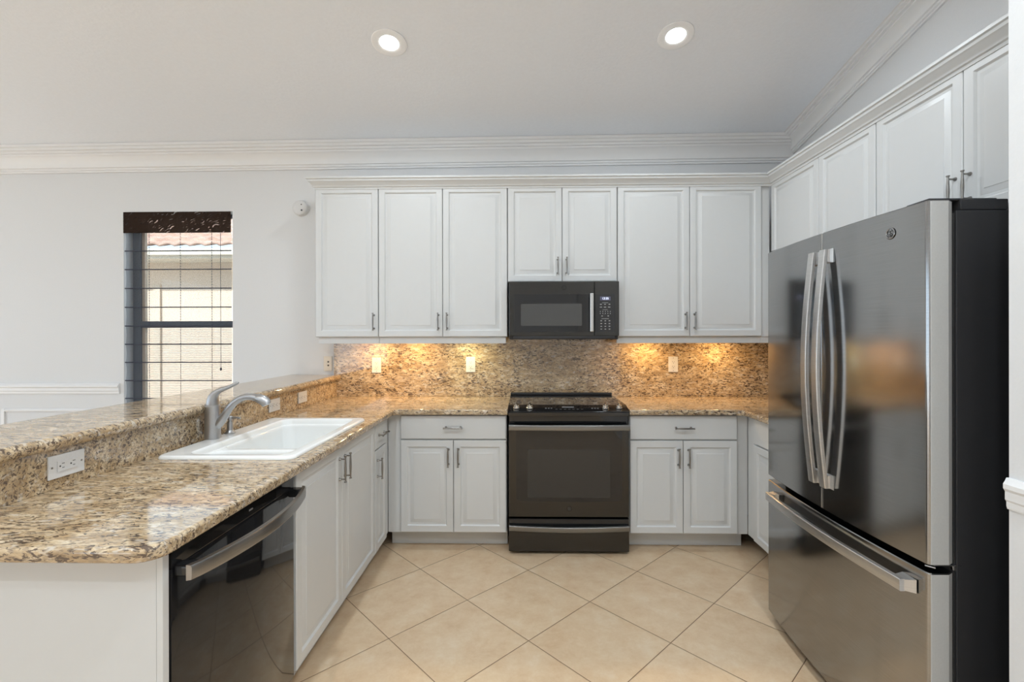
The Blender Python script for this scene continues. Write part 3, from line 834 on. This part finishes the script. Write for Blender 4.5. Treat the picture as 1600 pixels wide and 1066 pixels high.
# ------------------------------------------------------------------ microwave
mw = thing('microwave', 'black stainless over-the-range microwave with vertical steel handle', 'microwave', (.0, -.40, 1.352))
MW, MH = .757, .400
b = B(); b.box(.002, MW - .002, .028, .376, .0, MH, .002); b.obj('case', 'black_satin', mw)
b = B(); b.box(.0, .588, 0, .027, .024, MH, .004); md = b.obj('door', 'slate_steel', mw)
b = B(); b.box(.5895, MW, 0, .027, .024, MH, .004); mp_ = b.obj('control_side', 'slate_steel', mw)
b = B(); b.box(.03, MW - .03, -.002, .03, .004, .0235, .003); b.obj('vent_lip', 'black_satin', mw)
b = B(); b.box(.038, .552, -.0025, -.0003, .052, .312, .001); b.obj('door_glass', 'black_glass', md)
plain('mw_window', (.07, .07, .068), .22)
b = B(); b.loops([[(x, y, z) for x, z in rrect(.082, .502, .094, .246, .008, 4)] for y in (-.0027, -.0034)]); b.obj('viewing_window', 'mw_window', md, 0)
b = B()
b.box(.553, .578, -.042, -.026, .052, .316, .005, 3); h_ = b.obj('handle', 'bright_steel', md, 50)
for z_ in (.058, .290):
    b = B(); b.box(.556, .575, -.027, -.0006, z_, z_ + .020, .002); b.obj('handle_mount', 'bright_steel', h_)
b = B(); b.box(.5905, .727, -.0025, -.0003, .052, .312, .001); cp = b.obj('control_panel', 'black_glass', mp_)
b = B(); b.box(.626, .698, -.0031, -.0026, .268, .294); dsp = b.obj('display', 'display_back', cp)
text_part('clock_digits', '12:55', .021, 'display_text', dsp, (.662, -.0035, .281), (pi / 2, 0, 0), ext=.0001)
b = B()
for zz, cols, w_ in ((.241, (.632, .660, .690), .012), (.222, (.632, .660, .688), .016), (.192, (.628, .645, .662, .679, .696), .005), (.178, (.628, .645, .662, .679, .696), .005),
                     (.161, (.640, .682), .010), (.128, (.634, .662, .690), .011), (.109, (.634, .662, .690), .011), (.090, (.634, .662, .690), .011), (.071, (.634, .662, .690), .011)):
    for c_ in cols: b.box(c_ - w_ / 2, c_ + w_ / 2, -.0030, -.0026, zz - .003, zz + .003)
for zz, w_ in ((.252, .042), (.204, .034), (.142, .050)): b.box(.661 - w_ / 2, .661 + w_ / 2, -.0030, -.0026, zz - .0015, zz + .0015)
b.obj('key_markings', 'print_grey', cp, 0)
emblem_parts(md, (.380, -.0004, .357), .017, 'slate_steel')

# ------------------------------------------------------------------ refrigerator (front faces -X; local x runs towards the camera)
fr = thing('refrigerator', 'stainless french-door refrigerator with bottom freezer drawer and black sides', 'refrigerator', (1.290, -1.322, 0), -pi / 2)
FW = .912
def bulge(x): 
    t = x / FW; return .024 * (1 - (2 * t - 1) ** 2)
def fdoor(x0, x1, z0, z1, th=.078, r0=.010, r1=.010):
    b = B(); n = 16; prof = [(x0, th), (x0, r0)]
    for k in range(1, 5): prof.append((x0 + r0 * (1 - cos(radians(90 * k / 4))), r0 * (1 - sin(radians(90 * k / 4))) - bulge(x0 + r0)))
    for k in range(1, n): x = x0 + r0 + (x1 - r1 - x0 - r0) * k / n; prof.append((x, -bulge(x)))
    for k in range(0, 5): prof.append((x1 - r1 + r1 * sin(radians(90 * k / 4)), r1 * (1 - cos(radians(90 * k / 4))) - bulge(x1 - r1)))
    prof += [(x1, th - .02), (x1 - .012, th)]
    rows_ = []
    for z, d in ((z0, .003), (z0 + .003, 0), (z1 - .003, 0), (z1, .003)):
        rows_.append([(min(max(x, x0 + d), x1 - d), y + (d if y < th * .5 else 0), z) for x, y in prof])
    b.loops(rows_); return b
b = B(); b.box(.006, FW - .006, .086, .80, .03, 1.752, .003); b.obj('case', 'black_satin', fr)
b = B(); b.box(.012, FW - .012, .079, .0855, .06, 1.745); b.obj('door_gasket', 'rubber', fr)
b = B(); b.box(.012, FW - .012, .06, .10, .004, .029); b.obj('base_grille', 'black_satin', fr)
seam = FW / 2
d1 = fdoor(.0, seam - .003, .703, 1.781, r0=.012, r1=.004).obj('door', 'fridge_steel', fr, 30)
d2 = fdoor(seam + .003, FW, .703, 1.781, r0=.004, r1=.012).obj('door', 'fridge_steel', fr, 30)
d3 = fdoor(.0, FW, .045, .680, r0=.012, r1=.012).obj('freezer_drawer', 'fridge_steel', fr, 30)
b = B(); b.box(seam - .0028, seam + .0028, -.0228, .06, .705, 1.779); b.obj('center_mullion', 'bright_steel', fr)
def vhandle(par, xa, xb):
    b = B(); n = 24; L = []
    for k in range(n + 1):
        t = k / n; z = .800 + (1.708 - .800) * t; yf = -.050 - .032 * sin(pi * t); r_ = .0025
        L.append([(xa + r_, yf, z), (xb - r_, yf, z), (xb, yf + r_, z), (xb, yf + .014, z), (xa, yf + .014, z), (xa, yf + r_, z)])
    b.loops(L); h_ = b.obj('handle', 'light_handle', par, 50)
    for z0, z1 in ((.800, .848), (1.660, 1.708)):
        b = B(); b.loops([[(xa + .002, -.038, z0), (xb - .002, -.038, z0), (xb - .002, -.038, z1), (xa + .002, -.038, z1)],
                          [(xa + .002, -.030, z0), (xb + .000, -.030, z0), (xb + .000, -.030, z1), (xa + .002, -.030, z1)],
                          [(xa - .004, -.0242, z0 - .003), (xb + .012, -.0242, z0 - .003), (xb + .012, -.0242, z1 + .003), (xa - .004, -.0242, z1 + .003)]])
        b.obj('handle_mount', 'light_handle', h_)
vhandle(d1, seam - .046, seam - .012)
vhandle(d2, seam + .024, seam + .058)
b = B(); n = 30; L = []
for k in range(n + 1):
    t = k / n; x = .075 + (FW - .045 - .075) * t; yf = -.050 - .022 * sin(pi * t); z0_, z1_ = .604, .641
    L.append([(x, yf + .016, z0_), (x, yf + .003, z0_), (x, yf, z0_ + .003), (x, yf, z1_ - .003), (x, yf + .003, z1_), (x, yf + .016, z1_)])
b.loops(L); h_ = b.obj('handle', 'light_handle', d3, 50)
for xa in (.075, FW - .045 - .036):
    b = B(); bb = -bulge(xa + .018) - .0006
    b.loops([[(xa, -.036, .606), (xa + .036, -.036, .606), (xa + .036, -.036, .639), (xa, -.036, .639)], [(xa - .006, bb, .602), (xa + .046, bb, .602), (xa + .046, bb, .643), (xa - .006, bb, .643)]])
    b.obj('handle_mount', 'light_handle', h_)
emblem_parts(d2, (FW - .128, -bulge(FW - .128) - .0002, 1.709), .019, 'fridge_steel')
for o_ in (d1, d2, d3):
    o_.data.materials.append(MATS['door_edge_grey'])
    for p_ in o_.data.polygons:
        if p_.normal.x > .85 and p_.center.y > .008: p_.material_index = 1
# hinges
b = B(); b.box(FW - .095, FW - .012, .012, .21, 1.782, 1.789, .002); b.box(FW - .090, FW - .008, .10, .24, 1.753, 1.786, .004); b.box(FW - .045, FW - .012, .018, .05, 1.760, 1.7815); b.obj('hinge_cover', 'black_satin', fr)
b = B(); b.box(.012, .095, .012, .21, 1.782, 1.789, .002); b.box(.008, .090, .10, .24, 1.753, 1.786, .004); b.obj('hinge_cover', 'black_satin', fr)
b = B(); b.box(FW - .06, FW - .006, .02, .10, .6995, .7025, .001); b.box(FW - .020, FW - .010, .079, .096, .684, .70, .002); b.tube([(FW - .05, .03, .692), (FW - .03, .016, .690), (FW - .012, .03, .691)], .003, 8); b.obj('center_hinge', 'bright_steel', fr)

# ------------------------------------------------------------------ outlets
def outlet(label, loc, rot, group='duplex outlets in the granite', m='white_plastic', jacks=False, w=.072, h=.118):
    t = thing('outlet', label, 'outlet', loc, 0, group); t.rotation_euler = rot
    b = B(); b.box(-w / 2, w / 2, -.006, -.0003, -h / 2, h / 2, .002, 2); pl = b.obj('cover_plate', m, t)
    if not jacks:
        b = B(); b.box(-.0165, .0165, -.0082, -.0062, -.033, .033, .001); rc_ = b.obj('receptacle', m, t)
        b = B()
        for s_ in (-1, 1):
            zc = s_ * .0175 + .002
            b.box(-.0080, -.0060, -.0088, -.0083, zc - .0035, zc + .0045); b.box(.0052, .0070, -.0088, -.0083, zc - .003, zc + .004)
            b.lathe((0, -.0083, zc - .0095), (0, -1, 0), [(0, .0026), (.0005, .0026)], 10)
        b.obj('slots', 'slot_black', rc_, 0)
        for s_ in (-1, 1):
            b = B(); b.lathe((0, -.0061, s_ * .048), (0, -1, 0), [(0, .0032), (.0008, .003), (.0010, .001)], 10)
            b.obj('screw', 'nickel', pl)
    else:
        for s_ in (-1, 1):
            b = B(); b.lathe((.004, -.0061, s_ * .014), (0, -1, 0), [(0, .007), (.002, .006), (.0025, .003), (.003, .0005)], 12); b.obj('jack', 'slot_black', pl)
    return t
outlet('white duplex outlet in the back splash, leftmost one, under the end wall cabinet', (-1.036, -.0215, 1.152), (0, 0, 0))
outlet('white duplex outlet in the back splash, just left of the range', (-.307, -.0215, 1.157), (0, 0, 0))
outlet('white duplex outlet in the back splash, right of the range', (1.244, -.0215, 1.157), (0, 0, 0))
RB = (0, pi / 2, pi / 2)
def bar_outlet(label, y, jacks=False):
    t = outlet(label, (-1.3495, y, .981), (0, 0, 0))
    # lying on its side, facing +X
    t.rotation_euler = (Matrix.Rotation(pi / 2, 3, 'Z') @ Matrix.Rotation(pi / 2, 3, 'Y')).to_euler()
    return t
bar_outlet('white duplex outlet lying sideways below the bar, nearest the camera', -2.184)
bar_outlet('white duplex outlet lying sideways below the bar, just behind the faucet spout', -.940)
bar_outlet('white duplex outlet lying sideways below the bar, nearest the back wall', -.592)
outlet('cream wall plate with two small jacks beside the backsplash edge above the bar', (-1.425, -.0005, 1.163), (0, 0, 0), group=None, m='cream_plastic', jacks=True, w=.066, h=.116)
# round detector on the wall
dt = thing('smoke_detector', 'round white alarm disc on the wall left of the cabinets', 'smoke detector', (-1.632, -.001, 2.375))
b = B(); b.lathe((0, 0, 0), (0, -1, 0), [(0, .064), (.004, .064), (.006, .060), (.026, .057), (.033, .050), (.035, .030), (.035, 0)], 40); b.obj('housing', 'white_plastic', dt, 40)
b = B(); b.lathe((.016, -.0352, .022), (0, -1, 0), [(0, .0045), (.002, .004), (.0022, 0)], 12); b.obj('sensor_lens', 'slot_black', dt)
b = B(); b.lathe((.018, -.0352, -.022), (0, -1, 0), [(0, .007), (.002, .0065), (.0022, 0)], 12); b.obj('test_button', 'slot_black', dt)

# ------------------------------------------------------------------ recessed lights
def downlight(x, y, label, power):
    z = ceil_z(x, y) - .001
    t = thing('recessed_light', label, 'ceiling light', (x, y, z), 0, 'round recessed lights in the sloped ceiling')
    t.rotation_euler = (math.atan(-.190), 0, 0)
    b = B(); b.lathe((0, 0, 0), (0, 0, -1), [(0, .098), (.003, .098), (.006, .092), (.006, .070), (.0045, .060), (.001, .053), (0, .053)], 48); b.obj('trim_ring', 'ring_white', t, 40)
    b = B(); b.lathe((0, 0, -.0005), (0, 0, -1), [(0, .0525), (.002, .0525), (.0022, 0)], 40); b.obj('lens', 'lamp_lens', t, 0)
    d = bpy.data.lights.new('recessed_light_bulb', 'AREA'); d.shape = 'DISK'; d.size = .10; d.energy = power; d.color = (.84, .93, 1)
    o = bpy.data.objects.new('recessed_light_bulb', d); COL.objects.link(o); o.parent = t; o.location = (0, 0, -.006)
    return t
downlight(-.655, -1.0, 'round lit recessed ceiling light, left of the two above the kitchen', 9)
downlight(.949, -1.01, 'round lit recessed ceiling light, right of the two above the kitchen', 9)

for x_, y_, l_ in ((-.66, -3.0, 'nearer row, left'), (.90, -3.0, 'nearer row, right'), (-2.6, -4.6, 'over the dining side'), (-.6, -5.2, 'third row, left'), (.90, -5.2, 'third row, right')):  # unseen lamps added behind the camera to brighten floor and base cabinets
    downlight(x_, y_, 'unseen round recessed light added behind the viewer as fill, ' + l_, 32)

# ------------------------------------------------------------------ lights under the wall cabinets
def puck(x, label, col, power, y=-.17):
    t = thing('cabinet_light', label, 'cabinet light', (x, y, 1.3695), 0, 'small lamps under the wall cabinets')
    b = B(); b.lathe((0, 0, 0), (0, 0, -1), [(0, .034), (.010, .034), (.012, .030)], 24); b.obj('housing', 'white_plastic', t)
    b = B(); b.lathe((0, 0, -.0122), (0, 0, -1), [(0, .026), (.002, .024), (.0022, 0)], 24); b.obj('lens', 'puck_lens', t, 0)
    d = bpy.data.lights.new('puck_bulb', 'AREA'); d.shape = 'DISK'; d.size = .05; d.energy = power; d.color = col
    o = bpy.data.objects.new('puck_bulb', d); COL.objects.link(o); o.parent = t; o.location = (0, 0, -.016)
WARM = (1, .62, .26)
puck(-1.02, 'small warm lamp under the end wall cabinet, lighting the splash beside the outlet', WARM, 2.5)
puck(-.70, 'small warm lamp under the left door of the two-door cabinet', WARM, 2.3)
puck(-.31, 'small pale lamp under the two-door cabinet, beside the microwave', (.95, .88, .50), 1.8)
puck(1.02, 'small warm lamp under the right cabinet, next to the microwave', WARM, 2.8)
puck(1.56, 'small warm lamp under the right cabinet, next to the corner', WARM, 2.8)
